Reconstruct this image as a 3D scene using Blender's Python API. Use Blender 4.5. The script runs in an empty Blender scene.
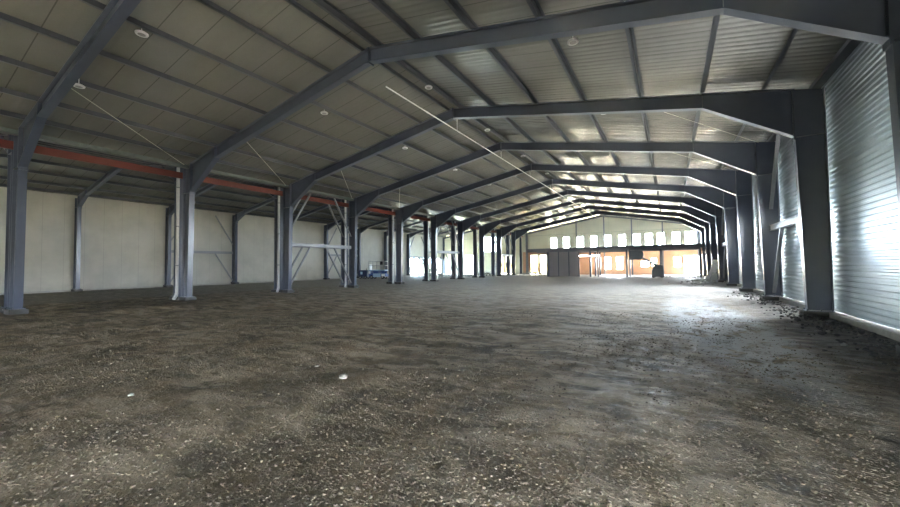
import bpy, math, random
import numpy as np
from mathutils import Matrix, Vector, noise
random.seed(7)
sc = bpy.context.scene
COL = sc.collection

# ------------------------------------------------------------------ mesh helpers
class MB:
    def __init__(s): s.v = []; s.f = []
    def hexa(s, p):                      # 8 points: bottom ring 0-3, top ring 4-7
        b = len(s.v); s.v += [tuple(q) for q in p]
        s.f += [tuple(b+i for i in q) for q in ((0,3,2,1),(4,5,6,7),(0,1,5,4),(1,2,6,5),(2,3,7,6),(3,0,4,7))]
        return s
    def box(s, x0, x1, y0, y1, z0, z1):
        return s.hexa([(x0,y0,z0),(x1,y0,z0),(x1,y1,z0),(x0,y1,z0),(x0,y0,z1),(x1,y0,z1),(x1,y1,z1),(x0,y1,z1)])
    def bar(s, a, b, w, h, up=(0,0,1)):  # rectangular bar from a to b
        a = Vector(a); b = Vector(b); d = (b-a).normalized(); u = Vector(up)
        r = d.cross(u)
        if r.length < 1e-4: r = d.cross(Vector((1,0,0)))
        r.normalize(); u = r.cross(d).normalized()
        c = [(-w/2,-h/2),(w/2,-h/2),(w/2,h/2),(-w/2,h/2)]
        return s.hexa([a+r*i+u*j for i,j in c] + [b+r*i+u*j for i,j in c])
    def tube(s, a, b, r, n=10, r2=None, cap=True):
        a = Vector(a); b = Vector(b); d = (b-a).normalized(); u = Vector((0,0,1)) if abs(d.z) < .95 else Vector((1,0,0))
        x = d.cross(u).normalized(); y = d.cross(x); r2 = r if r2 is None else r2; o = len(s.v)
        for P, R in ((a,r),(b,r2)):
            for i in range(n):
                t = 2*math.pi*i/n; s.v.append(tuple(P + x*math.cos(t)*R + y*math.sin(t)*R))
        for i in range(n): s.f.append((o+i, o+(i+1)%n, o+n+(i+1)%n, o+n+i))
        if cap: s.f += [tuple(o+i for i in range(n))[::-1], tuple(o+n+i for i in range(n))]
        return s
    def lathe(s, prof, c=(0,0,0), n=24): # list of (r,z)
        o = len(s.v); m = len(prof)
        for r, z in prof:
            for i in range(n):
                t = 2*math.pi*i/n; s.v.append((c[0]+r*math.cos(t), c[1]+r*math.sin(t), c[2]+z))
        for j in range(m-1):
            for i in range(n): s.f.append((o+j*n+i, o+j*n+(i+1)%n, o+(j+1)*n+(i+1)%n, o+(j+1)*n+i))
        s.f += [tuple(o+i for i in range(n))[::-1], tuple(o+(m-1)*n+i for i in range(n))]
        return s
    def build(s, name, mat, parent=None, loc=None, smooth=False, bevel=0):
        me = bpy.data.meshes.new(name); me.from_pydata(s.v, [], s.f); me.update()
        o = bpy.data.objects.new(name, me); COL.objects.link(o); me.materials.append(mat)
        if parent: o.parent = parent
        if loc: o.location = loc
        if smooth:
            for p in me.polygons: p.use_smooth = True
        if bevel:
            m = o.modifiers.new('bevel', 'BEVEL'); m.width = bevel; m.segments = 2; m.limit_method = 'ANGLE'
        return o

def tag(o, label=None, cat=None, group=None, kind=None):
    if label: o['label'] = label
    if cat: o['category'] = cat
    if group: o['group'] = group
    if kind: o['kind'] = kind
    return o
def thing(name, label, cat, loc=(0,0,0), rz=0, group=None):
    o = bpy.data.objects.new(name, None); COL.objects.link(o); o.location = loc; o.rotation_euler = (0,0,rz)
    o.empty_display_size = .3
    return tag(o, label, cat, group)
def copy_tree(o, parent=None):
    c = o.copy(); COL.objects.link(c)
    if parent: c.parent = parent
    for ch in [x for x in list(COL.objects) if x.parent == o]: copy_tree(ch, c)
    return c
def struct(name, mb, mat, label=None):
    o = mb.build(name, mat); tag(o, label, None, None, 'structure'); return o

# ------------------------------------------------------------------ materials
class NT:
    def __init__(s, name):
        s.m = bpy.data.materials.new(name); s.m.use_nodes = True; s.t = s.m.node_tree
        s.b = s.t.nodes['Principled BSDF']
    def n(s, ty, **kw):
        k = s.t.nodes.new(ty)
        for a, v in kw.items():
            if a.startswith('i_'):
                key = a[2:]; key = int(key) if key.isdigit() else key.replace('_', ' ')
                s.set(k.inputs[key], v)
            else: setattr(k, a, v)
        return k
    def set(s, sock, v):
        if isinstance(v, bpy.types.NodeSocket): s.t.links.new(v, sock)
        elif isinstance(v, (tuple, list)) and len(v) == 3 and sock.type == 'RGBA': sock.default_value = (*v, 1)
        else: sock.default_value = v
    def math(s, op, a, b=0.0, c=0.0):
        k = s.n('ShaderNodeMath', operation=op); s.set(k.inputs[0], a); s.set(k.inputs[1], b); s.set(k.inputs[2], c); return k.outputs[0]
    def mix(s, f, a, b):
        k = s.n('ShaderNodeMix', data_type='RGBA'); s.set(k.inputs[0], f); s.set(k.inputs[6], a); s.set(k.inputs[7], b); return k.outputs[2]
    def ramp(s, f, pts, ease='LINEAR'):
        k = s.n('ShaderNodeValToRGB'); s.set(k.inputs[0], f); r = k.color_ramp; r.interpolation = ease
        while len(r.elements) < len(pts): r.elements.new(.5)
        for e, (p, c) in zip(r.elements, pts):
            e.position = p; e.color = (*c, 1) if isinstance(c, tuple) else (c, c, c, 1)
        return k.outputs[0]
    def obj(s, scale=(1,1,1)):
        tc = s.n('ShaderNodeTexCoord'); mp = s.n('ShaderNodeMapping'); s.set(mp.inputs[0], tc.outputs['Object']); mp.inputs['Scale'].default_value = scale
        return mp.outputs[0]
    def noise(s, vec, scale, detail=4, rough=.55, dist=0):
        k = s.n('ShaderNodeTexNoise'); s.set(k.inputs['Vector'], vec); k.inputs['Scale'].default_value = scale
        k.inputs['Detail'].default_value = detail; k.inputs['Roughness'].default_value = rough; k.inputs['Distortion'].default_value = dist
        return k.outputs[0]
    def bump(s, h, strength=.3, dist=.02, normal=None):
        k = s.n('ShaderNodeBump'); s.set(k.inputs['Height'], h); k.inputs['Strength'].default_value = strength; k.inputs['Distance'].default_value = dist
        if normal: s.set(k.inputs['Normal'], normal)
        return k.outputs[0]
    def out(s, col=None, rough=None, metal=None, normal=None, **kw):
        if col is not None: s.set(s.b.inputs['Base Color'], col)
        if rough is not None: s.set(s.b.inputs['Roughness'], rough)
        if metal is not None: s.set(s.b.inputs['Metallic'], metal)
        if normal is not None: s.set(s.b.inputs['Normal'], normal)
        for k, v in kw.items(): s.set(s.b.inputs[k.replace('_', ' ')], v)
        return s.m
def paint(name, c, rough=.5, metal=0.0, var=.15, scale=6, bump=0):
    t = NT(name); v = t.obj(); n = t.noise(v, scale)
    col = t.mix(n, tuple(x*(1-var) for x in c), tuple(min(1, x*(1+var)) for x in c))
    return t.out(col, rough, metal, t.bump(n, bump, .01) if bump else None)

M = {}
M['steel'] = paint('painted steel', (.066,.079,.116), .28, .0, .12, 3)
M['steel'].node_tree.nodes['Principled BSDF'].inputs['Coat Weight'].default_value = .35
M['steel'].node_tree.nodes['Principled BSDF'].inputs['Coat Roughness'].default_value = .22
M['steel_light'] = paint('light grey steel', (.24,.25,.27), .45, .1, .12, 4)
M['purlin'] = paint('purlin steel', (.055,.062,.078), .33, .0, .2, 3)
M['eave'] = paint('green grey steel', (.12,.145,.14), .45, .2, .12, 3)
M['red'] = paint('red primer', (.13,.024,.016), .5, 0, .25, 4)
M['conduit'] = paint('galvanised conduit', (.8,.8,.8), .35, .3, .1, 4)
M['pvc'] = paint('pale plastic pipe', (.52,.53,.55), .35, 0, .06, 4)
M['rod'] = paint('zinc rod', (.5,.48,.4), .4, .3, .1, 4)
M['concrete'] = paint('concrete', (.32,.31,.28), .9, 0, .3, 5, .3)
M['footing'] = paint('dirty footing', (.06,.058,.055), .9, 0, .3, 7, .3)
M['blue'] = paint('machine blue', (.03,.09,.30), .4, 0, .1)
M['navy'] = paint('navy enclosure', (.012,.025,.09), .4, 0, .15)
M['pale_blue'] = paint('pale blue panel', (.33,.50,.66), .45, 0, .08)
M['pale_stone'] = paint('pale stone', (.34,.32,.28), .9, 0, .2, 30)
M['white'] = paint('white sheet', (.88,.88,.88), .5, 0, .06)
M['rail'] = paint('grey rail', (.38,.39,.38), .4, .2, .08)
M['rubber'] = paint('rubber', (.012,.012,.012), .8)
M['black'] = paint('black box', (.015,.015,.017), .5)
M['machine'] = paint('grey machine', (.16,.18,.20), .5, 0, .1)
M['stair'] = paint('stair steel', (.22,.25,.30), .5, .1, .1)
M['deck'] = paint('deck grey', (.18,.185,.20), .7, 0, .15)
M['stone'] = paint('loose stone', (.20,.18,.155), .9, 0, .35, 40)
M['lampbody'] = paint('white enamel', (.72,.72,.72), .35, 0, .04)
M['lens'] = paint('frosted lens', (.3,.3,.29), .3, 0, .04)

def em(name, c, s):
    t = NT(name); return t.out(c, .5, 0, None, Emission_Color=c, Emission_Strength=s)
M['tube_lit'] = em('lit tube', (1,.86,.72), 55)

def panel(name, c, pitch, axis, rough=.5, hl=None, grime=.25):
    t = NT(name); tc = t.n('ShaderNodeTexCoord'); sp = t.n('ShaderNodeSeparateXYZ'); t.set(sp.inputs[0], tc.outputs['Object'])
    f = t.math('FRACT', t.math('DIVIDE', sp.outputs[axis], pitch))
    line = t.math('LESS_THAN', f, .018/pitch)
    if hl: line = t.math('MAXIMUM', line, t.math('LESS_THAN', t.math('ABSOLUTE', t.math('SUBTRACT', sp.outputs[2], hl)), .03))
    v = t.obj(); n = t.noise(v, .6, 6, .6); n2 = t.noise(t.obj((1,1,.25)), 2.5, 5)
    base = t.mix(t.ramp(n, [(.3,0.0),(.75,1.0)]), tuple(x*(1-grime) for x in c), c)
    base = t.mix(t.math('MULTIPLY', n2, .25), base, tuple(x*.7 for x in c))
    # splashed dirt with its own ragged edge along the bottom
    dz = t.math('SUBTRACT', t.math('MULTIPLY', t.noise(v, 1.7, 5), 1.3), sp.outputs[2])
    base = t.mix(t.math('MULTIPLY', t.ramp(dz, [(0,0.0),(.6,1.0)]), .35), base, (.25,.23,.2))
    base = t.mix(t.math('MULTIPLY', line, .5), base, tuple(x*.35 for x in c))
    return t.out(base, rough, 0, t.bump(t.math('MULTIPLY', line, -1), .4, .01))
M['cream'] = panel('cream sandwich panel', (.54,.52,.455), 1.15, 1, .45)
M['cream_x'] = panel('cream gable panel', (.78,.74,.55), 4.15, 0, .5, 6.75, .12)
M['orange_x'] = panel('orange board wall', (.72,.42,.26), 2.6, 0, .7, None, .15)
M['plain_x'] = panel('grey mauve board', (.36,.33,.33), 1.43, 0, .6, None, .15)

def sheet(name, c, c2, rough, metal, bs=.25, seam=None, ns=1.2):
    t = NT(name); v = t.obj(); n = t.noise(v, .45, 6, .65); fine = t.noise(v, 22, 3, .7)
    col = t.mix(t.ramp(n, [(.3,0.0),(.7,1.0)]), c, c2)
    col = t.mix(t.math('MULTIPLY', fine, .3), col, tuple(x*.55 for x in c))
    if seam:
        sp = t.n('ShaderNodeSeparateXYZ'); tc = t.n('ShaderNodeTexCoord'); t.set(sp.inputs[0], tc.outputs['Object'])
        f = t.math('FRACT', t.math('DIVIDE', sp.outputs[1], seam)); l = t.math('LESS_THAN', f, .03)
        col = t.mix(t.math('MULTIPLY', l, .6), col, tuple(x*.3 for x in c))
    wob = t.noise(v, ns, 3, .5)
    nn = t.bump(wob, bs, .05); nn = t.bump(fine, .12, .004, nn)
    return t.out(col, t.math('ADD', t.math('MULTIPLY', n, .04), rough-.02), metal, nn)
M['roof'] = sheet('galvanised roof sheet', (.45,.44,.40), (.52,.51,.475), .235, .55, .07, 1.0)
M['roof_out'] = M['roof']
M['clad'] = sheet('galvanised wall cladding', (.66,.73,.76), (.78,.85,.88), .33, .72, .12)

t = NT('window glass')
tr = t.n('ShaderNodeBsdfTransparent'); tr.inputs[0].default_value = (.94,.96,.97,1)
gl = t.n('ShaderNodeBsdfGlossy'); gl.inputs['Roughness'].default_value = .05
mx = t.n('ShaderNodeMixShader'); mx.inputs[0].default_value = .06
t.t.links.new(tr.outputs[0], mx.inputs[1]); t.t.links.new(gl.outputs[0], mx.inputs[2])
t.t.links.new(mx.outputs[0], t.t.nodes['Material Output'].inputs[0]); M['glass'] = t.m

g_ = M['glass'].copy(); g_.name = 'tinted bluish glazing'; M['tinted'] = g_  # glass tinted to cut the daylight entering the side aisle
for n_ in g_.node_tree.nodes:
    if n_.type == 'BSDF_TRANSPARENT': n_.inputs[0].default_value = (.56,.62,.66,1)
M['amber'] = M['glass'].copy(); M['amber'].name = 'yellow translucent panel'  # pane colour imitates the sunlit ground seen through open doorways
for n_ in M['amber'].node_tree.nodes:
    if n_.type == 'BSDF_TRANSPARENT': n_.inputs[0].default_value = (.26,.25,.20,1)
    if n_.type == 'BSDF_GLOSSY': n_.inputs['Roughness'].default_value = .4

def ground_mat():
    t = NT('compacted earth and gravel'); v = t.obj()
    big = t.noise(v, .22, 5, .6); mid = t.noise(t.obj((1.0,.7,1)), 1.1, 9, .72, .3); small = t.noise(v, 7, 8, .75)
    streak = t.noise(t.obj((.55,1.25,1)), 1.9, 9, .74, .5)
    c = t.mix(t.ramp(mid, [(.40,0.0),(.60,1.0)]), (.060,.045,.029), (.235,.180,.115))
    c = t.mix(t.math('MULTIPLY', t.ramp(streak, [(.47,0.0),(.57,1.0)]), .75), c, (.46,.385,.285))
    c = t.mix(t.math('MULTIPLY', t.ramp(big, [(.42,0.0),(.62,1.0)]), .42), c, (.085,.075,.048))
    # pebbles
    vo = t.n('ShaderNodeTexVoronoi'); t.set(vo.inputs['Vector'], v); vo.inputs['Scale'].default_value = 26
    vo2 = t.n('ShaderNodeTexVoronoi'); t.set(vo2.inputs['Vector'], v); vo2.inputs['Scale'].default_value = 9
    peb = t.ramp(vo.outputs['Distance'], [(.1,1.0),(.42,0.0)])
    sel = t.n('ShaderNodeSeparateColor'); t.set(sel.inputs[0], vo.outputs['Color'])
    pc = t.mix(sel.outputs[0], (.05,.042,.034), (.30,.255,.19))
    dens = t.ramp(t.noise(v, .5, 4), [(.35,.35),(.65,1.0)])
    c = t.mix(t.math('MULTIPLY', t.math('MULTIPLY', peb, dens), .62), c, pc)
    # crusty pale patch, sky sheen painted into its colour, ragged, right of middle
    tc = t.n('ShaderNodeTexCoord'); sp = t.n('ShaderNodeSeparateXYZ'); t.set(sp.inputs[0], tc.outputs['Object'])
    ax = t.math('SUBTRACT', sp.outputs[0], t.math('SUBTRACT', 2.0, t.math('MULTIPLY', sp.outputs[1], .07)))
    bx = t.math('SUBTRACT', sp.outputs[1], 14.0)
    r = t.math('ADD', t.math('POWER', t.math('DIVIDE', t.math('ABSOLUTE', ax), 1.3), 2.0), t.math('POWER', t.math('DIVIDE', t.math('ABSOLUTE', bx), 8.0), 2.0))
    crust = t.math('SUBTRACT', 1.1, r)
    crust_sheen_n = t.math('MULTIPLY', t.ramp(crust, [(0,0.0),(.6,1.0)]), t.ramp(t.noise(t.obj((1,.6,1)), 1.9, 9, .72, .4), [(.40,0.0),(.50,1.0)]))
    c = t.mix(t.math('MULTIPLY', crust_sheen_n, .9), c, (.50,.52,.54))
    # dark trodden soil along the right wall
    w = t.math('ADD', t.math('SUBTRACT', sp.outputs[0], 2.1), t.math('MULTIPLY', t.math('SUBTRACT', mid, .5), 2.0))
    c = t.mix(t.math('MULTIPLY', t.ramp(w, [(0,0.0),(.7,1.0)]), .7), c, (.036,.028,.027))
    # pale concrete dust in the side aisle
    w2 = t.math('ADD', t.math('SUBTRACT', -26.0, sp.outputs[0]), t.math('MULTIPLY', t.math('SUBTRACT', mid, .5), 5.0))
    c = t.mix(t.math('MULTIPLY', t.ramp(w2, [(0,0.0),(1.0,1.0)]), .55), c, (.26,.25,.22))
    # floor paler with distance, far window sheen painted into its colour
    far_sheen = t.math('ADD', t.math('MULTIPLY', t.math('SUBTRACT', sp.outputs[1], 10.0), .055), t.math('MULTIPLY', t.math('SUBTRACT', streak, .5), 1.2))
    c = t.mix(t.math('MULTIPLY', t.ramp(far_sheen, [(0,0.0),(1.0,1.0)]), .7), c, (.50,.475,.44))
    rough = t.ramp(t.noise(v, 3.5, 8, .7), [(.35,.45),(.6,.8)])
    hgt = t.math('ADD', t.math('MULTIPLY', small, 1.0), t.math('ADD', t.math('MULTIPLY', peb, .7), t.math('MULTIPLY', t.ramp(vo2.outputs['Distance'], [(0,1.0),(.5,0.0)]), .5)))
    n = t.bump(mid, .6, .12); n = t.bump(hgt, .9, .035, n)
    return t.out(c, rough, 0, n)
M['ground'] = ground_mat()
M['sand'] = paint('sandy yard', (.62,.50,.32), .95, 0, .2, .4)
M['bank'] = paint('earth bank', (.60,.46,.28), .95, 0, .25, .6, .4)

# ------------------------------------------------------------------ layout constants (metres)
Y0, BAY = 3.87, 6.0
Yk = lambda k: Y0 + BAY*k
RX = -9.1                       # hall ridge
HX0, HX1 = -22.48, 4.28         # hall outer column faces
AX = -31.15; AX0, AX1 = -39.48, -22.82
YF, YB = -8.4, 63.87            # front and far walls
SL = .178
hall_top = lambda x: 9.52 - SL*abs(x-RX)          # top of rafters
aisle_top = lambda x: 8.68 - SL*abs(x-AX)
ORD = ['nearest','second','third','fourth','fifth','sixth','seventh','eighth','ninth','tenth','eleventh','twelfth','thirteenth']

def gh(x, y):                    # uneven ground
    return (.035*math.sin(x*.7+y*.31)+.02*math.sin(x*1.9-y*1.1+1)+.02*noise.noise((x*.8,y*.8,0))+.012*noise.noise((x*3,y*3,5)))*(.35+.65*min(1,max(0,(abs(x-RX)<12.2)*1.0))) - .02

# ------------------------------------------------------------------ floor, yard
def grid(name, xs, ys, fn, mat):
    me = bpy.data.meshes.new(name); nx, ny = len(xs), len(ys)
    v = [(x, y, fn(x,y)) for y in ys for x in xs]
    f = [(j*nx+i, j*nx+i+1, (j+1)*nx+i+1, (j+1)*nx+i) for j in range(ny-1) for i in range(nx-1)]
    me.from_pydata(v, [], f); me.update(); me.materials.append(mat)
    for p in me.polygons: p.use_smooth = True
    o = bpy.data.objects.new(name, me); COL.objects.link(o); return o
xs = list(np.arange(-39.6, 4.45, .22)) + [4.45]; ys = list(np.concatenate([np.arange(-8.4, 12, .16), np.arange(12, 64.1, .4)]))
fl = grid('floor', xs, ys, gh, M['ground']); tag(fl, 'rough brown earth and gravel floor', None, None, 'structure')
yard = MB().box(-140, 100, -90, 180, -.3, -.12); struct('ground', yard, M['sand'], 'sunlit sandy yard outside the openings')
bk = grid('ground', list(np.arange(-120, 80, 2.5)), list(np.arange(84, 104, 1.5)),
          lambda x, y: -.1 + 2.6*(math.sin((y-84)/18.0*math.pi)**2 if y < 102 else 0)*(0.8+.4*noise.noise((x*.15,y*.15,0))), M['bank'])
tag(bk, 'low sunlit earth bank beyond the yard', None, None, 'structure')

# ------------------------------------------------------------------ roof
def roof(x_eave, x_ridge, ztop, name, label):
    mb = MB(); prof = []; y = YF-.1; th = .235; per = .25; seg = 8
    while y < YB+.2:                       # softly corrugated sheet, a lapped joint every metre
        for i in range(4*seg):
            yy = y+i*per/seg; f = min(1, i/2.0, (4*seg-i)/2.0)
            prof.append((yy, .0045*(1-math.cos(2*math.pi*i/seg))*f - (.006 if i < 1 else 0)))
        y += 4*per
    n = len(prof)
    for x in (x_eave, x_ridge):
        for (yy, dz) in prof: mb.v.append((x, yy, ztop(x)+th+dz))
    for i in range(n-1): mb.f.append((i, i+1, n+i+1, n+i))
    o = len(mb.v); z0, z1 = ztop(x_eave)+th+.13, ztop(x_ridge)+th+.13
    mb.v += [(x_eave, YF-.1, z0), (x_eave, YB+.25, z0), (x_ridge, YB+.25, z1), (x_ridge, YF-.1, z1)]; mb.f.append((o, o+1, o+2, o+3))
    o = struct(name, mb, M['roof'], label)
    for p in o.data.polygons: p.use_smooth = True
    return o
roof(-22.66, RX, hall_top, 'ceiling', 'left slope of the ribbed metal hall roof')
roof(4.5, RX, hall_top, 'ceiling', 'right slope of the ribbed metal hall roof')
roof(-39.75, AX, aisle_top, 'ceiling', 'outer slope of the side aisle roof')
roof(-22.66, AX, aisle_top, 'ceiling', 'inner slope of the side aisle roof')
for rx, z in ((RX, hall_top(RX)), (AX, aisle_top(AX))):
    struct('trim_1', MB().box(rx-.3, rx+.3, YF-.1, YB+.25, z+.33, z+.40), M['steel_light'], 'ridge cap')
struct('trim_2', MB().box(-22.95, -22.4, YF-.1, YB+.25, 7.52, 7.62), M['eave'], 'valley gutter between the two roofs')

# ------------------------------------------------------------------ walls
def cells(mb, u0, u1, z0, ztop, holes, put, cuts=()):
    us = sorted({u0, u1, *cuts, *[h[0] for h in holes], *[h[1] for h in holes]})
    for a, b in zip(us[:-1], us[1:]):
        if b <= u0 or a >= u1: continue
        m = (a+b)/2; hs = sorted([(h[2], h[3]) for h in holes if h[0] < m < h[1]]); z = z0
        for h0, h1 in hs:
            if h0 > z+1e-3: put(mb, a, b, z, z, h0, h0)
            z = h1
        ta, tb = ztop(a), ztop(b)
        if min(ta, tb) > z+1e-3: put(mb, a, b, z, z, ta, tb)
def putx(y0, y1):
    return lambda mb, a, b, za, zb, ta, tb: mb.hexa([(a,y0,za),(b,y0,zb),(b,y1,zb),(a,y1,za),(a,y0,ta),(b,y0,tb),(b,y1,tb),(a,y1,ta)])
def puty(x0, x1):
    return lambda mb, a, b, za, zb, ta, tb: mb.hexa([(x0,a,za),(x1,a,za),(x1,b,zb),(x0,b,zb),(x0,a,ta),(x1,a,ta),(x1,b,tb),(x0,b,tb)])
hall_ceil = lambda x: hall_top(x)+.215
aisle_ceil = lambda x: aisle_top(x)+.215

up_c = [-17.1,-15.0,-12.72,-10.6,-8.48,-6.38,-4.33,-2.65,-1.08,.88,2.45]
upper = [(c-.5, c+.5, 4.45, 6.25) for c in up_c[:-1]] + [(1.95, 3.35, 4.45, 6.25)]
low_win = [(-9.05,-8.1,.75,2.75), (-7.3,-6.3,.75,2.75), (-3.85,-2.75,1.15,2.05), (-2.45,-1.7,1.2,2.5), (.5,1.4,1.05,2.6), (-13.1,-9.8,2.92,3.12)]
low_door = [(1.8,3.55,-.12,2.72), (-21.3,-19.9,-.12,3.35), (-19.6,-18.2,-.12,3.35)]
mb = MB(); cells(mb, -22.66, 4.5, 3.9, hall_ceil, upper, putx(YB, YB+.12), (RX,)); struct('wall_far', mb, M['cream_x'], 'cream panelled upper gable wall')
mb = MB(); cells(mb, -22.66, 4.5, -.15, lambda x: 3.9, low_win+low_door, putx(YB, YB+.12)); struct('wall_far', mb, M['orange_x'], 'orange boarded lower gable wall')
aw = [(-30.4,-27.9,4.2,6.9), (-34.5,-32.5,-.12,3.5), (-27.8,-26.3,-.12,3.5), (-26.1,-24.6,-.12,3.5)]
mb = MB(); cells(mb, -39.75, -22.67, -.15, aisle_ceil, aw, putx(YB, YB+.12), (AX,)); struct('wall_far', mb, M['cream_x'], 'cream end wall of the side aisle')
lw = [(52.4,57.4,.15,3.05), (58.3,63.3,.15,3.05)]
mb = MB(); cells(mb, YF, YB+.12, -.15, lambda y: aisle_ceil(-39.52), lw, puty(-39.75, -39.52)); struct('wall_left', mb, M['cream'], 'cream panelled outer wall of the side aisle')
# ribbed right wall
near_fill = [(-6.8, .4)]; RDZ = 1.6; mid_fill = [(16.3, 17.9), (22.3, 24.0), (28.3, 30.0)]; FDB = 2.5; FDZ = 4.7  # openings added in this wall, out of sight, to let in fill daylight
mb = MB(); z = .16; prof = []
while z < 7.35: prof += [(z, 0), (z+.055, 0), (z+.078, .036), (z+.127, .036)]; z += .15
prof.append((7.36, 0))
def clad(y0, y1, zmin, zmax=9):
    pr = [p for p in prof if zmin-.02 <= p[0] <= zmax+.02]; n = len(pr); b0 = len(mb.v)
    for y in (y0, y1):
        for zz, d in pr: mb.v.append((4.34+d, y, zz))
    for i in range(n-1): mb.f.append((b0+i, b0+i+1, b0+n+i+1, b0+n+i))
    o = len(mb.v); mb.v += [(4.45, y0, pr[0][0]), (4.45, y1, pr[0][0]), (4.45, y1, pr[-1][0]), (4.45, y0, pr[-1][0])]; mb.f.append((o, o+3, o+2, o+1))
ye = YF
for ds, zt in ((near_fill, RDZ), (mid_fill, FDZ)):
    for y0, y1 in ds:
        clad(ye, y0, .1); clad(y0, y1, zt); ye = y1
        if zt == FDZ: clad(y0, y1, .1, FDB)
clad(ye, YB+.1, .1)
struct('wall_right', mb, M['clad'], 'shiny horizontally ribbed metal side wall')
struct('baseboard_right', MB().box(4.12, 4.5, YF, YB, -.2, .14), M['concrete'], 'concrete kerb under the ribbed wall')
struct('baseboard_left', MB().box(-39.6, -39.40, YF, YB-.02, -.2, .10), M['concrete'], 'concrete kerb under the panelled wall')
# front wall, behind the camera
fo = [(-10.3,-9.2,-.12,2.2)]  # opening added behind the camera to light the near hall
mb = MB(); cells(mb, -22.66, 4.5, -.15, hall_ceil, fo, putx(YF-.12, YF), (RX,)); struct('wall_front', mb, M['cream_x'], 'cream front gable wall')
fa = [(-32,-30.9,-.12,2.2)]  # opening added here too, for daylight in the near aisle
mb = MB(); cells(mb, -39.75, -22.67, -.15, aisle_ceil, fa, putx(YF-.12, YF), (AX,)); struct('wall_front', mb, M['cream_x'], 'cream front wall of the side aisle')

for y0, y1 in near_fill+mid_fill:
    RZ, RB = (RDZ, .14) if y0 < 10 else (FDZ, FDB)
    m = MB().box(4.30, 4.5, y0-.08, y0, RB, RZ+.08).box(4.30, 4.5, y1, y1+.08, RB, RZ+.08).box(4.30, 4.5, y0, y1, RZ, RZ+.08)
    struct('door_%d' % (20+(near_fill+mid_fill).index((y0,y1))), m, M['steel_light'], 'opening frame in the ribbed right wall')
nwin = [0]
def window(x0, x1, z0, z1, glass='glass', y=YB+.06):
    nwin[0] += 1; m = MB(); t = .035
    m.box(x0,x0+t,y-.05,y+.05,z0,z1).box(x1-t,x1,y-.05,y+.05,z0,z1).box(x0+t,x1-t,y-.05,y+.05,z0,z0+t).box(x0+t,x1-t,y-.05,y+.05,z1-t,z1)
    w = struct('window_%d' % nwin[0], m, M['white']); w.data.name = 'window'
    MB().box(x0+t, x1-t, y-.006, y+.006, z0+t, z1-t).build('window_pane', M[glass], w)
for h in upper+low_win: window(*h)
window(*aw[0], 'tinted')
for y0, y1, z0, z1 in lw:                    # aisle wall bays, bluish panes added to cut the daylight entering
    nwin[0] += 1; m = MB(); t = .05
    m.box(-39.66,-39.54,y0,y0+t,z0,z1).box(-39.66,-39.54,y1-t,y1,z0,z1).box(-39.66,-39.54,y0+t,y1-t,z0,z0+t).box(-39.66,-39.54,y0+t,y1-t,z1-t,z1)
    w = struct('window_%d' % nwin[0], m, M['steel_light'])
    MB().box(-39.605, -39.595, y0+t, y1-t, z0+t, z1-t).build('window_pane', M['tinted'], w)
nd = 0
for h in low_door+aw[1:4]:
    nd += 1; x0, x1, z0, z1 = h; m = MB(); y = YB
    m.box(x0-.06,x0,y-.03,y+.14,0,z1+.06).box(x1,x1+.06,y-.03,y+.14,0,z1+.06).box(x0,x1,y-.03,y+.14,z1,z1+.06)
    d_ = struct('door_%d' % nd, m, M['steel_light'], 'doorway frame in the far wall')
    if h != low_door[0]: MB().box(x0, x1, YB+.05, YB+.06, .12 if h != aw[1] else 0, z1).build('door_glazing', M['tinted' if h == aw[1] else 'amber'], d_)  # panes added to open doorways: yellow for sunlit ground, bluish to cut daylight

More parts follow.
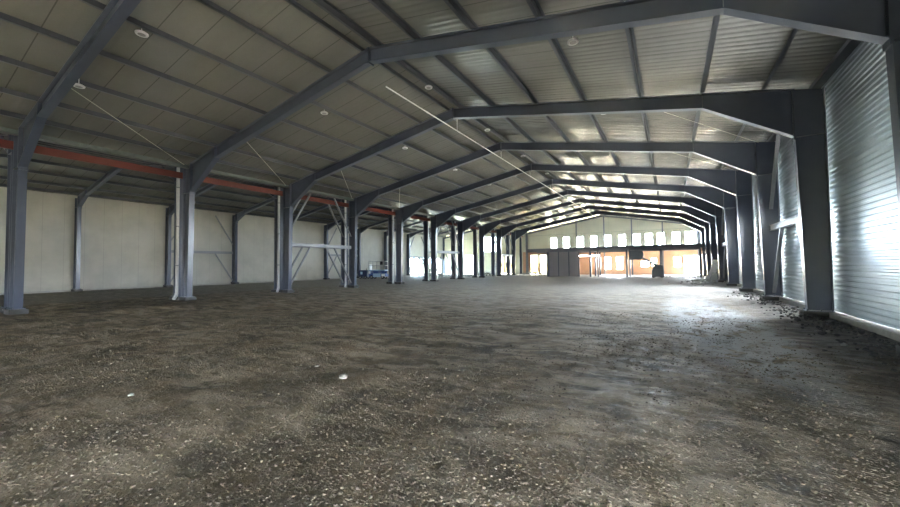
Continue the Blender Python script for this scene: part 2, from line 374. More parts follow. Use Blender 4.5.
# ------------------------------------------------------------------ steel frames
def isect(mb, inner, outer, w=.26, t=.022, tw=.014):
    I = [Vector((p[0],0,p[1])) for p in inner]; O = [Vector((p[0],0,p[1])) for p in outer]
    yv = Vector((0,1,0))
    for i in range(len(I)-1):
        for (A, B, C, D, hw) in ((I[i], I[i+1], O[i+1], O[i], tw/2),
              (I[i], I[i+1], I[i+1]+(O[i+1]-I[i+1]).normalized()*t, I[i]+(O[i]-I[i]).normalized()*t, w/2),
              (O[i], O[i+1], O[i+1]+(I[i+1]-O[i+1]).normalized()*t, O[i]+(I[i]-O[i]).normalized()*t, w/2)):
            mb.hexa([A-yv*hw, B-yv*hw, C-yv*hw, D-yv*hw, A+yv*hw, B+yv*hw, C+yv*hw, D+yv*hw])
    return mb
def make_frame(name, rx, ci, co, kneez, hx, hz, top, rdepth, label, w=.26, base_in=None):
    """symmetric portal frame, local x from the ridge line"""
    root = thing(name, label, 'steel frame')
    T = lambda x: top(rx+x)
    bi = base_in or ci
    for s in (1, -1):
        c = MB(); isect(c, [(s*bi,.04),(s*ci,kneez),(s*ci,T(ci)-.01)], [(s*co,.04),(s*co,kneez),(s*co,T(co)-.01)], w)
        # knee stiffeners
        for yy in (-1, 1):
            c.box(min(s*ci,s*co), max(s*ci,s*co), min(yy*.008,yy*w/2), max(yy*.008,yy*w/2), kneez-.01, kneez+.012)
        col = c.build('column', M['steel'], root)
        b = MB().box(min(s*(bi-.06),s*(co+.0)), max(s*(bi-.06),s*(co+.0)), -w/2-.07, w/2+.07, .15, .175)
        for dx in (bi-.02, (bi+co)/2, co-.05):
            for yy in (-w/2-.035, w/2+.035): b.tube((s*dx,yy,.17),(s*dx,yy,.23),.018,6)
        b.build('base_plate', M['steel'], col)
        MB().box(min(s*(bi-.13),s*(co+.0)), max(s*(bi-.13),s*(co+.0)), -w/2-.13, w/2+.13, -.2, .15).build('footing', M['footing'], col)
        r = MB(); isect(r, [(s*(ci-.004),kneez+.015),(s*hx,hz),(s*.012,T(0)-rdepth)], [(s*(ci-.004),T(ci)-.015),(s*hx,T(hx)),(s*.012,T(0))], w)
        for yy in (-1, 1):                                # web stiffener at the haunch end
            r.hexa([(s*hx-.008,min(yy*.008,yy*w/2*.95),hz+.02),(s*hx+.008,min(yy*.008,yy*w/2*.95),hz+.02),(s*hx+.008,max(yy*.008,yy*w/2*.95),hz+.02),(s*hx-.008,max(yy*.008,yy*w/2*.95),hz+.02),
                    (s*hx-.008,min(yy*.008,yy*w/2*.95),T(hx)-.02),(s*hx+.008,min(yy*.008,yy*w/2*.95),T(hx)-.02),(s*hx+.008,max(yy*.008,yy*w/2*.95),T(hx)-.02),(s*hx-.008,max(yy*.008,yy*w/2*.95),T(hx)-.02)])
        rf = r.build('rafter', M['steel'], root)
        # bolted end plate at the knee, flange at its corner
        e = MB().box(min(s*(ci-.03),s*(ci-.004)), max(s*(ci-.03),s*(ci-.004)), -w/2-.01, w/2+.01, kneez-.10, T(ci)-.02)
        for zz in np.linspace(kneez+.15, T(ci)-.2, 5):
            for yy in (-.07, .07): e.tube((s*(ci-.05),yy,zz),(s*(ci-.03),yy,zz),.016,6)
        e.build('end_plate', M['steel'], rf)
    a = MB().box(-.022, .022, -w/2-.015, w/2+.015, T(0)-rdepth-.07, T(0)+.01)
    for zz in np.linspace(T(0)-rdepth+.06, T(0)-.08, 3):
        for yy in (-.08, .08): a.tube((-.05,yy,zz),(.05,yy,zz),.016,6)
    a.build('ridge_plate', M['steel'], root)
    root.location = (rx, 0, 0)
    return root
hf = make_frame('portal_frame', RX, 12.65, 13.38, 5.70, 10.24, 7.17, hall_top, .50, 'x', .26, 12.78)
first = True
for k in range(-1, 10):
    o = hf if first else copy_tree(hf); first = False
    o.location.y = Yk(k); o['group'] = 'portal frames of the main hall'
    if k == -1: o['label'] = 'blue grey steel portal frame of the hall, standing just behind the camera'
    elif k == 0: o['label'] = 'nearest steel portal frame, its left rafter crossing the top left corner'
    elif k == 9: o['label'] = 'farthest free standing hall portal frame, right before the far gable wall'
    else: o['label'] = 'blue grey steel portal frame across the main hall, %s from the camera' % ORD[k]
af = make_frame('aisle_portal_frame', AX, 7.74, 8.33, 6.45, 6.2, 7.2, aisle_top, .34, 'x', .24)
first = True
for k in range(0, 10):
    o = af if first else copy_tree(af); first = False
    o.location.y = Yk(k); o['group'] = 'portal frames of the side aisle'
    o['label'] = 'smaller steel portal frame across the left side aisle, %s from the camera' % ORD[k]
# gable framing on the far wall
g = thing('gable_frame', 'slender steel frame standing against the far gable wall with posts', 'steel frame', (RX, YB-.16, 0))
for s in (1, -1):
    isect(MB(), [(s*12.55,.02),(s*12.55,hall_top(RX+12.5)-.02)], [(s*12.95,.02),(s*12.95,hall_top(RX+12.9)-.02)], .2).build('column', M['steel_light'], g)
    isect(MB(), [(s*12.5,hall_top(RX+12.5)-.24),(s*.02,9.52-.22)], [(s*12.5,hall_top(RX+12.5)),(s*.02,9.52)], .18).build('rafter', M['steel_light'], g)
for px in (-13.3, -9.0, -5.0, -.85):
    isect(MB(), [(px-RX-.09,.02),(px-RX-.09,hall_top(px-.09)-.25)], [(px-RX+.09,.02),(px-RX+.09,hall_top(px+.09)-.25)], .12, .012, .01).build('post', M['steel_light'], g)
g2 = thing('gable_frame', 'slender steel frame on the end wall of the side aisle', 'steel frame', (AX, YB-.16, 0))
for s in (1, -1):
    isect(MB(), [(s*7.95,.02),(s*7.95,aisle_top(AX+7.95)-.02)], [(s*8.3,.02),(s*8.3,aisle_top(AX+8.3)-.02)], .2).build('column', M['steel'], g2)
    isect(MB(), [(s*7.9,aisle_top(AX+7.9)-.24),(s*.02,8.68-.22)], [(s*7.9,aisle_top(AX+7.9)),(s*.02,8.68)], .18).build('rafter', M['steel'], g2)
isect(MB(), [(-.09,.02),(-.09,8.4)], [(.09,.02),(.09,8.4)], .12).build('post', M['steel_light'], g2)

# ------------------------------------------------------------------ purlins (Z sections on top of the rafters)
def purlin(x, top, label, group, hgt=.205, right=True):
    z = top(x); m = MB(); L0, L1 = YF, YB-.05; w = .09; s = 1 if right else -1
    m.box(x-.004, x+.004, L0, L1, z, z+hgt)
    m.box(min(x, x-s*w), max(x, x-s*w), L0, L1, z+.001, z+.008)
    m.box(min(x, x+s*w), max(x, x+s*w), L0, L1, z+hgt-.007, z+hgt)
    m.box(min(x-s*w, x-s*w+s*.006), max(x-s*w, x-s*w+s*.006), L0, L1, z+.008, z+.03)
    o = m.build('purlin', M['purlin']); tag(o, label, 'purlin', group); return o
offs = [.36, 2.07, 4.15, 6.2, 8.3, 10.25, 11.95]
names = ['closest to', 'second from', 'third from', 'fourth from', 'fifth from', 'sixth from', 'farthest from']
for i, d in enumerate(offs):
    purlin(RX+d, hall_top, 'long steel roof purlin on the right slope, %s the hall ridge' % names[i], 'purlins of the hall roof')
    purlin(RX-d, hall_top, 'long steel roof purlin on the left slope, %s the hall ridge' % names[i], 'purlins of the hall roof', right=False)
for i, d in enumerate([.35, 2.3, 4.2, 6.1, 7.6]):
    n_ = ['closest to', 'second from', 'third from', 'fourth from', 'farthest from'][i]
    purlin(AX+d, aisle_top, 'steel purlin on the inner slope of the aisle roof, %s its ridge' % n_, 'purlins of the aisle roof')
    purlin(AX-d, aisle_top, 'steel purlin on the outer slope of the aisle roof, %s its ridge' % n_, 'purlins of the aisle roof', right=False)
# eave struts
tag(MB().box(-22.30, -21.98, YF, YB-.2, 7.03, 7.20).build('eave_beam', M['eave']), 'green grey eave beam running above the left hall columns', 'beam')
m = MB(); m.box(4.0, 4.25, YF, YB-.2, 7.18, 7.30)
tag(m.build('eave_beam', M['purlin']), 'grey eave beam along the top of the ribbed right wall', 'beam')
# red channel running in the gap between the two column rows
m = MB(); x0 = -22.645; m.box(x0+.12, x0+.135, YF, YB-.2, 6.52, 6.84).box(x0, x0+.12, YF, YB-.2, 6.825, 6.84).box(x0, x0+.12, YF, YB-.2, 6.52, 6.535)
tag(m.build('red_beam', M['red']), 'long red primed steel channel running between the two rows of columns', 'beam')

# rainwater pipes dropping from the valley gutter beside the double columns
dp = thing('rainwater_pipe', 'x', 'pipe')
MB().tube((0,0,.34),(0,0,7.35),.075,14).build('pipe', M['pvc'], dp, smooth=False)
e = MB(); e.tube((0,0,.36),(.03,-.05,.20),.08,12).tube((.03,-.05,.22),(.16,-.20,.06),.08,12); e.build('elbow', M['pvc'], dp)
for z in (1.8, 3.9, 6.0): MB().tube((0,0,z),(0,0,z+.06),.088,12).build('clamp', M['steel_light'], dp)
for k in range(1, 10):
    o = dp if k == 1 else copy_tree(dp); o.location = (-22.74, Yk(k)-.24, 0); o['group'] = 'rainwater pipes'
    o['label'] = 'pale vertical rainwater pipe between the double columns of the %s frame' % ORD[k]

# ------------------------------------------------------------------ wall bracing
def bracing(x, k, label, group, w=.10, mat='steel_light', flip=False):
    """portal bracing in bay k..k+1 in the plane x; local y 0..6"""
    root = thing('wall_bracing', label, 'bracing', (x, Yk(k), 0), 0, group)
    a, b = .15, BAY-.15
    m = MB(); m.box(-w/2, w/2, a, b, 3.10, 3.13).box(-w/2, w/2, a, b, 3.32, 3.35).box(-w*.3, w*.3, a, b, 3.13, 3.32)
    m.build('tie_beam', M[mat], root)
    for (p, q) in (((0,a+.02,.35),(0,a+1.75,3.12)), ((0,b-.02,.35),(0,b-1.75,3.12))):
        MB().bar(p, q, w*.9, .12, (1,0,0)).build('lower_brace', M[mat], root)
    for (p, q) in (((0,a+.02,4.1),(0,a+1.75,6.95)), ((0,b-.02,4.1),(0,b-1.75,6.95))):
        MB().bar(p, q, w*.9, .12, (1,0,0)).build('upper_brace', M[mat], root)
    return root
for k, nm in ((2, 'between the third and fourth frames'), (5, 'between the sixth and seventh frames'), (8, 'between the ninth and tenth frames')):
    bracing(-22.2, k, 'light grey K bracing in the left hall column row, ' + nm, 'left hall bracing')
    bracing(-23.08, k, 'grey K bracing in the aisle column row close behind, ' + nm, 'inner aisle bracing', .09)
    bracing(-39.28, k, 'grey K bracing against the cream aisle wall, ' + nm, 'outer aisle bracing', .09, 'steel_light')
    bracing(3.98, k, 'grey K bracing in front of the ribbed right wall, ' + nm, 'right wall bracing', .14)

# thin roof bracing rods, from each rafter down to the next column head
for k in range(0, 4):
    m = MB(); m.tube((-17.35, Yk(k)+.1, 7.92), (-21.85, Yk(k+1)-.35, 7.12), .014, 6)
    tag(m.build('bracing_rod', M['rod']), 'thin pale bracing rod under the left roof slope behind the %s frame' % ORD[k], 'rod', 'roof bracing rods')
for k in (2, 3):
    m = MB(); m.tube((-.95, Yk(k)+.1, 7.92), (3.6, Yk(k+1)-.35, 7.12), .007, 6)
    tag(m.build('bracing_rod', M['rod']), 'thin bracing rod under the right roof slope behind the %s frame' % ORD[k], 'rod', 'roof bracing rods')

# conduit under the rafters left of the ridge
c = thing('cable_conduit', 'long pale conduit hung under the rafters just left of the ridge', 'conduit', (-9.6, 11.3, 8.87))
y = 0
while 11.3+y < 62:
    L = 2.9; MB().tube((0,y,0),(0,y+L,0),.028,8).build('tube', M['conduit'], c)
    MB().tube((0,y+L-.05,0),(0,y+L+.17,0),.038,8).build('coupling', M['conduit'], c); y += 3.0
for k in range(1, 9):
    yy = Yk(k)+1.2-11.3
    if yy > 0: MB().box(-.006, .006, yy-.01, yy+.01, .03, .64).build('hanger', M['conduit'], c)

# ------------------------------------------------------------------ ceiling lamps
def make_lamp():
    r = thing('ceiling_lamp', 'x', 'lamp')
    MB().lathe([(.10,.0),(.155,.0),(.165,.02),(.165,.045),(.12,.075),(.05,.085)], n=24).build('lamp_ring', M['lampbody'], r, smooth=False)
    MB().lathe([(.098,-.004),(.098,.012)], n=20).build('lens', M['lens'], r)
    MB().tube((0,0,.08),(0,0,.30),.012,8).build('stem', M['lampbody'], r)
    return r
lamp0 = make_lamp(); first = True
L = []
for k in range(0, 9): L.append((-17.36, Yk(k)+.45, 'left slope lower row of round lamps', k))
for k in range(0, 9): L.append((-13.40, Yk(k)+(.8 if k == 0 else 1.6), 'left slope middle row of round lamps', k))
for k in range(1, 9): L.append((-9.1+.30, Yk(k)+3.3, 'round lamp row at the ridge', k))
for k in range(1, 9): L.append((-2.3, Yk(k)+1.25, 'right slope row of round lamps', k))
for x, y, nm, k in L:
    o = lamp0 if first else copy_tree(lamp0); first = False
    o.location = (x, y, hall_top(x)+.22-.30-.002+ (.0)); o['group'] = nm
    where = {'left slope lower row of round lamps': 'lower left slope', 'left slope middle row of round lamps': 'middle of the left slope',
             'round lamp row at the ridge': 'ridge', 'right slope row of round lamps': 'right slope'}[nm]
    o['label'] = 'small round white lamp hanging at the %s behind the %s frame' % (where, ORD[k])

# ------------------------------------------------------------------ mezzanine at the far end
YM = 51.9
mz = thing('mezzanine_deck', 'grey mezzanine deck on slim posts in front of the far gable', 'mezzanine', (RX, YM, 0))
MB().box(-17.8-RX, 3.5-RX, .15, YB-YM-.3, 3.72, 3.9).build('slab', M['deck'], mz)
isect(MB(), [(-17.8-RX,3.42),(3.5-RX,3.42)], [(-17.8-RX,3.92),(3.5-RX,3.92)], .2).build('edge_beam', M['deck'], mz)
for px in (-14.8, -9.1, -8.15, -4.7, -4.35, -.95, 3.05):
    w = .07 if px in (-4.35, -8.15) else .11
    MB().box(px-RX-w, px-RX+w, -.1, .1, -.02, 3.42).build('post', M['steel'], mz)
for yy in (4, 8):
    for px in (-14.8, -9.1, -4.7, -.95):
        MB().box(px-RX-.1, px-RX+.1, yy-.1, yy+.1, -.02, 3.42).build('post', M['steel'], mz)
    MB().box(-17.6-RX, 3.4-RX, yy-.08, yy+.08, 3.42, 3.72).build('cross_beam', M['deck'], mz)
pt = thing('partition', 'grey mauve boarded partition under the left end of the mezzanine', 'partition', (-12.65, YM+.3, 0))
MB().box(-2.05, 2.05, 0, .08, -.02, 3.4).build('board', M['plain_x'], pt)
for px in (-2.05, -.7, .7, 2.05): MB().box(px-.05, px+.05, -.06, 0, -.02, 3.4).build('post', M['steel'], pt)
pt2 = MB().box(-14.75, -14.67, YM+.45, YB-.3, -.02, 3.4).build('partition', M['plain_x']); tag(pt2, 'grey return partition running back to the gable under the mezzanine', 'partition')
pt3 = MB().box(-18.0, -17.9, YM+3.4, YB-.3, -.02, 3.4)
tl = None
for i, (tx, ty) in enumerate([(-16.2,2.2), (-12.6,2.2), (-10.2,2.2), (-7.6,2.2), (-5.4,5.6), (-2.9,5.6), (-.3,5.6), (2.4,5.6), (-11.5,9.6), (-8.4,9.6), (-5.4,9.6), (-2.4,9.6), (1.0,9.6)]):
    zt = 3.66
    r = thing('tube_lamp', 'lit fluorescent tube lamp under the mezzanine deck, %s counted from its front left corner' % ORD[i] , 'lamp', (tx, YM+ty, zt), 0, 'tube lamps under the mezzanine')
    MB().box(-.62, .62, -.05, .05, .0, .06).build('housing', M['lampbody'], r)
    MB().tube((-.6,0,-.025), (.6,0,-.025), .022, 8).build('tube', M['tube_lit'], r)

# ------------------------------------------------------------------ machines
def wheel(parent, x, y, z, r, w, name='wheel'):
    o = MB().tube((x,y-w/2,z),(x,y+w/2,z),r,18).build(name, M['rubber'], parent, bevel=.02)
    MB().tube((x,y-w/2-.012,z),(x,y+w/2+.012,z),r*.5,14).build('hub', M['rail'], o)
s = thing('scissor_lift', 'blue scissor lift with grey guard rails parked by the cream aisle wall', 'scissor lift', (-33.35, 37.6, 0), .25)
m = MB(); m.box(-1.15, 1.15, -.55, .55, .28, .62); m.box(-1.0, 1.0, -.5, .5, .62, .70); m.build('chassis', M['blue'], s, bevel=.03)
MB().box(-.55, .55, -.575, -.552, .24, .72).build('side_panel', M['pale_blue'], s)
MB().box(.68, 1.12, -.575, -.552, .36, .66).build('side_panel', M['white'], s)
for x in (-.8, .8):
    for y in (-.48, .48): wheel(s, x, y, .24, .24, .18)
for i, z in enumerate((.76, .88, 1.0)):
    MB().bar((-1.0,-.4,z-.04),(1.0,-.4,z+.05),.06,.09).bar((-1.0,.4,z+.05),(1.0,.4,z-.04),.06,.09).build('scissor_arm', M['blue'], s)
MB().box(-1.22, 1.22, -.58, .58, 1.06, 1.2).build('platform', M['pale_blue'], s, bevel=.015)
m = MB()
for x in (-1.18, -.6, 0, .6, 1.18):
    for y in (-.55, .55): m.tube((x,y,1.2),(x,y,2.3),.032,8)
for y in (-.55, .55):
    for z in (1.75, 2.3): m.tube((-1.18,y,z),(1.18,y,z),.032,8)
for x in (-1.18, 1.18):
    for z in (1.75, 2.3): m.tube((x,-.55,z),(x,.55,z),.032,8)
m.build('guard_rail', M['rail'], s)
MB().box(.52, .85, -.66, -.48, 1.85, 2.28).build('control_box', M['black'], s, bevel=.02)
MB().box(-1.32, -1.14, -.3, .3, .7, 1.9).build('ladder', M['white'], s)
gnr = thing('generator', 'dark navy generator box on wheels left of the blue scissor lift', 'generator', (-35.45, 37.1, 0), .25)
MB().box(-.6, .6, -.42, .42, .25, 1.15).build('enclosure', M['navy'], gnr, bevel=.04)
MB().box(-.35, -.05, -.435, -.42, .6, .95).build('panel', M['pale_blue'], gnr)
MB().tube((.3,0,1.15),(.3,0,1.38),.035,10).build('exhaust', M['black'], gnr)
for x in (-.38, .38):
    for y in (-.38, .38): wheel(gnr, x, y, .2, .2, .12)
MB().bar((-.6,0,.35),(-1.05,0,.2),.06,.05).build('drawbar', M['black'], gnr)

b = thing('boom_lift', 'grey boom lift with its basket raised near the mezzanine beam', 'boom lift', (-1.25, 50.2, 0))
m = MB(); m.box(-.62, .62, -.8, .8, .12, .95); m.hexa([(-.55,-.65,.95),(.58,-.65,.95),(.58,.65,.95),(-.55,.65,.95),(-.35,-.6,1.5),(.55,-.6,1.5),(.55,.6,1.5),(-.35,.6,1.5)])
m.build('chassis', M['machine'], b, bevel=.04)
for x in (-.45, .45):
    for y in (-.66, .66): wheel(b, x, y, .2, .2, .2)
MB().bar((.1,0,1.35),(-1.55,0,2.35),.2,.24).build('boom', M['machine'], b, bevel=.02)
MB().bar((-.3,0,1.35),(-1.0,0,1.8),.09,.09).build('hydraulic_ram', M['rail'], b)
m = MB(); pts = [(-2.95,2.15),(-1.75,2.15),(-1.5,2.4),(-1.42,2.75),(-1.5,3.05),(-1.75,3.25),(-2.95,3.25)]
o = len(m.v)
for y in (-.45, .45): m.v += [(x, y, z) for x, z in pts]
n = len(pts); m.f += [tuple(range(n)), tuple(range(2*n-1, n-1, -1))] + [(i, i+n, (i+1)%n+n, (i+1)%n) for i in range(n)]
bs = m.build('basket', M['machine'], b)
MB().tube((-2.95,-.47,3.3),(-1.7,-.47,3.3),.025,8).tube((-2.95,.47,3.3),(-1.7,.47,3.3),.025,8).build('hand_rail', M['rail'], bs)

# white bent sheet leaning at the right columns
m = MB()
def slab(mb, q, yf=.3, th=.06):
    F_ = [(x, yf*z, z) for x, z in q]; mb.hexa([F_[0], F_[1], (F_[1][0], F_[1][1]+th, F_[1][2]), (F_[0][0], F_[0][1]+th, F_[0][2]), F_[3], F_[2], (F_[2][0], F_[2][1]+th, F_[2][2]), (F_[3][0], F_[3][1]+th, F_[3][2])])
slab(m, [(0,.02),(.42,.02),(.95,1.15),(.55,1.15)]); slab(m, [(.55,1.15),(1.05,1.15),(1.12,1.95),(.80,1.95)]); slab(m, [(.3,.5),(.42,.45),(1.0,.95),(1.0,1.15)])
ws = thing('foam_sheet', 'bent white sheet leaning against a column of the right wall', 'sheet', (2.45, 38.6, 0), .0)
m.build('sheet', M['white'], ws)
MB().hexa([(.25,-.5,0),(.95,-.5,0),(.95,-.4,0),(.25,-.4,0),(.62,-.45,.85),(.9,-.45,.85),(.9,-.38,.85),(.62,-.38,.85)]).build('offcut', M['rail'], ws)

# stair at the far end of the aisle
st = thing('steel_staircase', 'inclined grey steel staircase at the far end of the side aisle', 'staircase', (-34.6, 50.6, 0))
for y in (-.45, .45):
    MB().bar((-1.2,y,3.0),(1.2,y,.1),.06,.30).build('stringer', M['stair'], st)
for i in range(14):
    f = (i+.7)/14.5; MB().box(-1.2+2.4*f-.13, -1.2+2.4*f+.13, -.42, .42, 3.0-2.9*f-.02, 3.0-2.9*f+.02).build('tread', M['stair'], st)
MB().box(-2.3, -1.1, -.5, .5, 2.98, 3.12).build('landing', M['stair'], st)
for x in (-2.2, -1.25):
    for y in (-.45, .45): MB().box(x-.05, x+.05, y-.05, y+.05, 0, 2.98).build('landing_post', M['stair'], st)

# ------------------------------------------------------------------ stones, rubble
def rock_mesh(rad, seed, n=2):
    import bmesh
    bm = bmesh.new(); bmesh.ops.create_icosphere(bm, subdivisions=n, radius=rad)
    for v in bm.verts:
        v.co *= 1+.38*noise.noise(v.co/rad*1.1+Vector((seed*3.1,seed,0))); v.co.z *= .62
    me = bpy.data.meshes.new('rock'); bm.to_mesh(me); bm.free(); return me
spots = [(-4.39,4.13,.065,'pale_stone','pale flat stone lying on the gravel in the left foreground'),
 (-5.40,4.46,.04,'stone','small tan stone just beyond the pale flat stone at left'),
 (-6.26,2.13,.035,'concrete','small yellowish stone alone in the far left foreground'),
 (3.29,12.5,.07,'pale_stone','pale stone by the foot of the second right column'),
 (3.0,10.6,.06,'concrete','grey stone on dark soil near the ribbed wall kerb'),
 (2.55,11.4,.05,'pale_stone','pale lump on the dark soil left of the ribbed wall'),
 (3.45,9.3,.075,'concrete','grey lump against the kerb at the right picture edge'),
 (3.2,16.9,.08,'stone','brown rubble lump beside the kerb behind the third frame'),
 (2.9,19.5,.07,'concrete','grey rubble lump beside the kerb under the right bracing'),
 (3.0,24.0,.09,'concrete','pale rubble lump before the fifth right column')]
for i, (x, y, r, mt, lb) in enumerate(spots):
    me = rock_mesh(r, i+1); me.materials.append(M[mt]); o = bpy.data.objects.new('stone', me); COL.objects.link(o)
    o.location = (x, y, gh(x,y)+r*.3); tag(o, lb, 'stone', 'loose single stones')
def rubble(name, label, cx, cy, sx, sy, n, r, seed, mat):
    rs = random.Random(seed); V = []; F = []
    t = (1+5**.5)/2; ico = [Vector(p).normalized() for p in ((-1,t,0),(1,t,0),(-1,-t,0),(1,-t,0),(0,-1,t),(0,1,t),(0,-1,-t),(0,1,-t),(t,0,-1),(t,0,1),(-t,0,-1),(-t,0,1))]
    IF = [(0,11,5),(0,5,1),(0,1,7),(0,7,10),(0,10,11),(1,5,9),(5,11,4),(11,10,2),(10,7,6),(7,1,8),(3,9,4),(3,4,2),(3,2,6),(3,6,8),(3,8,9),(4,9,5),(2,4,11),(6,2,10),(8,6,7),(9,8,1)]
    for i in range(n):
        x = cx+rs.gauss(0,sx); y = cy+rs.gauss(0,sy); h = math.exp(-((x-cx)**2/sx**2+(y-cy)**2/sy**2)/1.5)
        x = min(x, 4.0); rr = r*rs.uniform(.4,1.3); z = gh(x,y)+h*r*2.2+rr*.1; b0 = len(V)
        q = [rs.uniform(.6,1.2) for _ in range(3)]
        for p in ico: V.append((x+p.x*rr*q[0]*rs.uniform(.8,1.15), y+p.y*rr*q[1]*rs.uniform(.8,1.15), z+p.z*rr*.7*q[2]))
        F += [tuple(b0+j for j in f) for f in IF]
    me = bpy.data.meshes.new(name); me.from_pydata(V, [], F); me.materials.append(mat); o = bpy.data.objects.new(name, me); COL.objects.link(o)
    return tag(o, label, 'rubble', None, 'stuff')
rubble('rubble_pile', 'low heap of pale rubble between the far left columns', -24.8, 52.5, 1.5, 1.6, 120, .22, 1, M['concrete'])
rubble('rubble_pile', 'small rubble heap by the yellow doorways of the far wall', -19.6, 60.5, 1.6, 1.0, 80, .18, 2, M['concrete'])
rubble('rubble_pile', 'small rubble scatter in the aisle beside the staircase', -31.0, 48.5, 1.6, 1.2, 90, .17, 3, M['concrete'])
rubble('rubble_pile', 'scatter of rubble around the white sheet on the right', 2.4, 38.2, .9, 1.6, 90, .11, 4, M['concrete'])
rubble('rubble_pile', 'dark clods along the kerb of the ribbed wall', 3.5, 14.0, .33, 6.5, 500, .05, 5, M['footing'])
rubble('rubble_pile', 'rubble strewn before the orange gable wall', 1.0, 54.0, 1.9, 1.0, 60, .12, 6, M['concrete'])

def gravel():
    rs = np.random.default_rng(3); N = 42000
    az = rs.uniform(math.radians(-87), math.radians(27), N); r = 1.9 + 12.5*rs.random(N)**1.25
    x = np.sin(az)*r; y = np.cos(az)*r
    cl = np.array([noise.noise((a*.55, b*.55, 9)) for a, b in zip(x, y)])
    keep = (x < 4.0) & (rs.random(N) < .62+1.3*cl); x, y = x[keep], y[keep]; n = len(x)
    s = np.clip(rs.lognormal(math.log(.0075), .42, n), .004, .021)*(1+.25*np.clip(np.hypot(x,y)/10,0,1))
    t = (1+5**.5)/2; ico = np.array([(-1,t,0),(1,t,0),(-1,-t,0),(1,-t,0),(0,-1,t),(0,1,t),(0,-1,-t),(0,1,-t),(t,0,-1),(t,0,1),(-t,0,-1),(-t,0,1)])/math.hypot(1,t)
    IF = np.array([(0,11,5),(0,5,1),(0,1,7),(0,7,10),(0,10,11),(1,5,9),(5,11,4),(11,10,2),(10,7,6),(7,1,8),(3,9,4),(3,4,2),(3,2,6),(3,6,8),(3,8,9),(4,9,5),(2,4,11),(6,2,10),(8,6,7),(9,8,1)])
    q = rs.uniform(.65,1.35,(n,1,3)); q[:,:,2] *= .65
    V = ico[None]*q*(1+rs.uniform(-.15,.15,(n,12,1))); a = rs.uniform(0,6.28,n); ca, sa = np.cos(a)[:,None], np.sin(a)[:,None]
    X = V[:,:,0]*ca-V[:,:,1]*sa; Y = V[:,:,0]*sa+V[:,:,1]*ca; Z = V[:,:,2]
    z0 = np.array([gh(float(i), float(j)) for i, j in zip(x, y)])
    P = np.stack([X*s[:,None]+x[:,None], Y*s[:,None]+y[:,None], Z*s[:,None]+z0[:,None]+s[:,None]*.2], -1).reshape(-1,3)
    F = (IF[None]+12*np.arange(n)[:,None,None]).reshape(-1,3)
    me = bpy.data.meshes.new('gravel'); me.vertices.add(len(P)); me.vertices.foreach_set('co', P.ravel()); me.loops.add(F.size); me.loops.foreach_set('vertex_index', F.ravel().astype(np.int32))
    me.polygons.add(len(F)); me.polygons.foreach_set('loop_start', np.arange(0, F.size, 3, dtype=np.int32)); me.polygons.foreach_set('loop_total', np.full(len(F), 3, dtype=np.int32))
    me.update(calc_edges=True); me.validate()
    tt = NT('gravel stone'); g = tt.n('ShaderNodeNewGeometry'); c = tt.ramp(g.outputs['Random Per Island'], [(0,(.065,.052,.038)),(.5,(.11,.086,.060)),(.9,(.155,.125,.09)),(1,(.20,.17,.125))])
    me.materials.append(tt.out(c, .85)); o = bpy.data.objects.new('gravel', me); COL.objects.link(o)
    tag(o, 'loose gravel strewn over the foreground earth floor', 'gravel', None, 'stuff')
gravel()

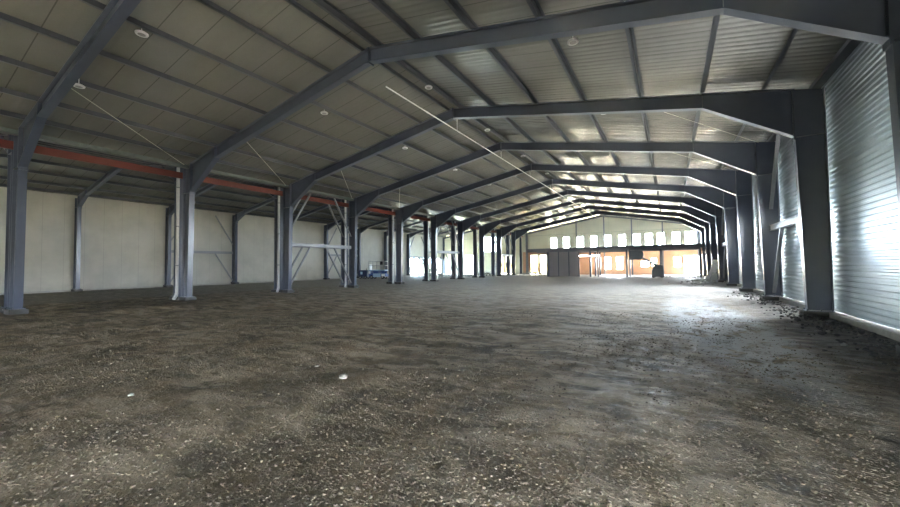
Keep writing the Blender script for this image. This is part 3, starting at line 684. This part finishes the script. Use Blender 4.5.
# ------------------------------------------------------------------ light
w = bpy.data.worlds.new('World'); sc.world = w; w.use_nodes = True
bg = w.node_tree.nodes['Background']; bg.inputs[0].default_value = (.80,.90,1.0,1); bg.inputs[1].default_value = 42.0
sun = bpy.data.lights.new('sun', 'SUN'); sun.energy = 12; sun.angle = .01; sun.color = (1,.93,.80)
so = bpy.data.objects.new('sun', sun); COL.objects.link(so); so.rotation_euler = Vector((-.70,.50,.48)).to_track_quat('Z','Y').to_euler()
def portal(c, n, sx, sy):
    l = bpy.data.lights.new('portal', 'AREA'); l.shape = 'RECTANGLE'; l.size = sx; l.size_y = sy; l.cycles.is_portal = True
    o = bpy.data.objects.new('portal', l); COL.objects.link(o); o.location = c
    o.rotation_euler = (Vector(n)*-1).to_track_quat('Z', 'Y').to_euler()
for x0, x1, z0, z1 in upper+low_win+low_door+aw:
    portal(((x0+x1)/2, YB+.14, (z0+z1)/2), (0,-1,0), x1-x0, z1-z0)
for x0, x1, z0, z1 in fo+fa: portal(((x0+x1)/2, YF-.14, (z0+z1)/2), (0,1,0), x1-x0, z1-z0)
for y0, y1 in near_fill: portal((4.48, (y0+y1)/2, (.14+RDZ)/2), (-1,0,0), RDZ-.14, y1-y0)
for y0, y1 in mid_fill: portal((4.48, (y0+y1)/2, (FDB+FDZ)/2), (-1,0,0), FDZ-FDB, y1-y0)
for y0, y1, z0, z1 in lw: portal((-39.78, (y0+y1)/2, (z0+z1)/2), (1,0,0), z1-z0, y1-y0)

# ------------------------------------------------------------------ camera
F_PX, PSI, TH, ROLL, CH = 370.56, .53527, .0318, -.01009, 1.695
Fv = Vector((-math.sin(PSI)*math.cos(TH), math.cos(PSI)*math.cos(TH), math.sin(TH))); Rv = Vector((math.cos(PSI), math.sin(PSI), 0)); Uv = Rv.cross(Fv)
R2 = Rv*math.cos(ROLL)+Uv*math.sin(ROLL); U2 = Uv*math.cos(ROLL)-Rv*math.sin(ROLL)
cam = bpy.data.cameras.new('camera'); cam.sensor_fit = 'HORIZONTAL'; cam.sensor_width = 36; cam.lens = F_PX*36/900; cam.clip_end = 500
co = bpy.data.objects.new('camera', cam); COL.objects.link(co)
mt = Matrix.Identity(4)
for i in range(3): mt[i][0], mt[i][1], mt[i][2] = R2[i], U2[i], -Fv[i]
mt.translation = (0, 0, CH); co.matrix_world = mt; sc.camera = co

sc.view_settings.view_transform = 'Standard'; sc.view_settings.look = 'None'; sc.view_settings.gamma = 1; sc.view_settings.exposure = 1.9
sc.view_settings.use_curve_mapping = False
cy = sc.cycles; cy.use_denoising = True; cy.max_bounces = 10; cy.diffuse_bounces = 6; cy.glossy_bounces = 5; cy.transparent_max_bounces = 12
cy.sample_clamp_indirect = 12; cy.caustics_reflective = True
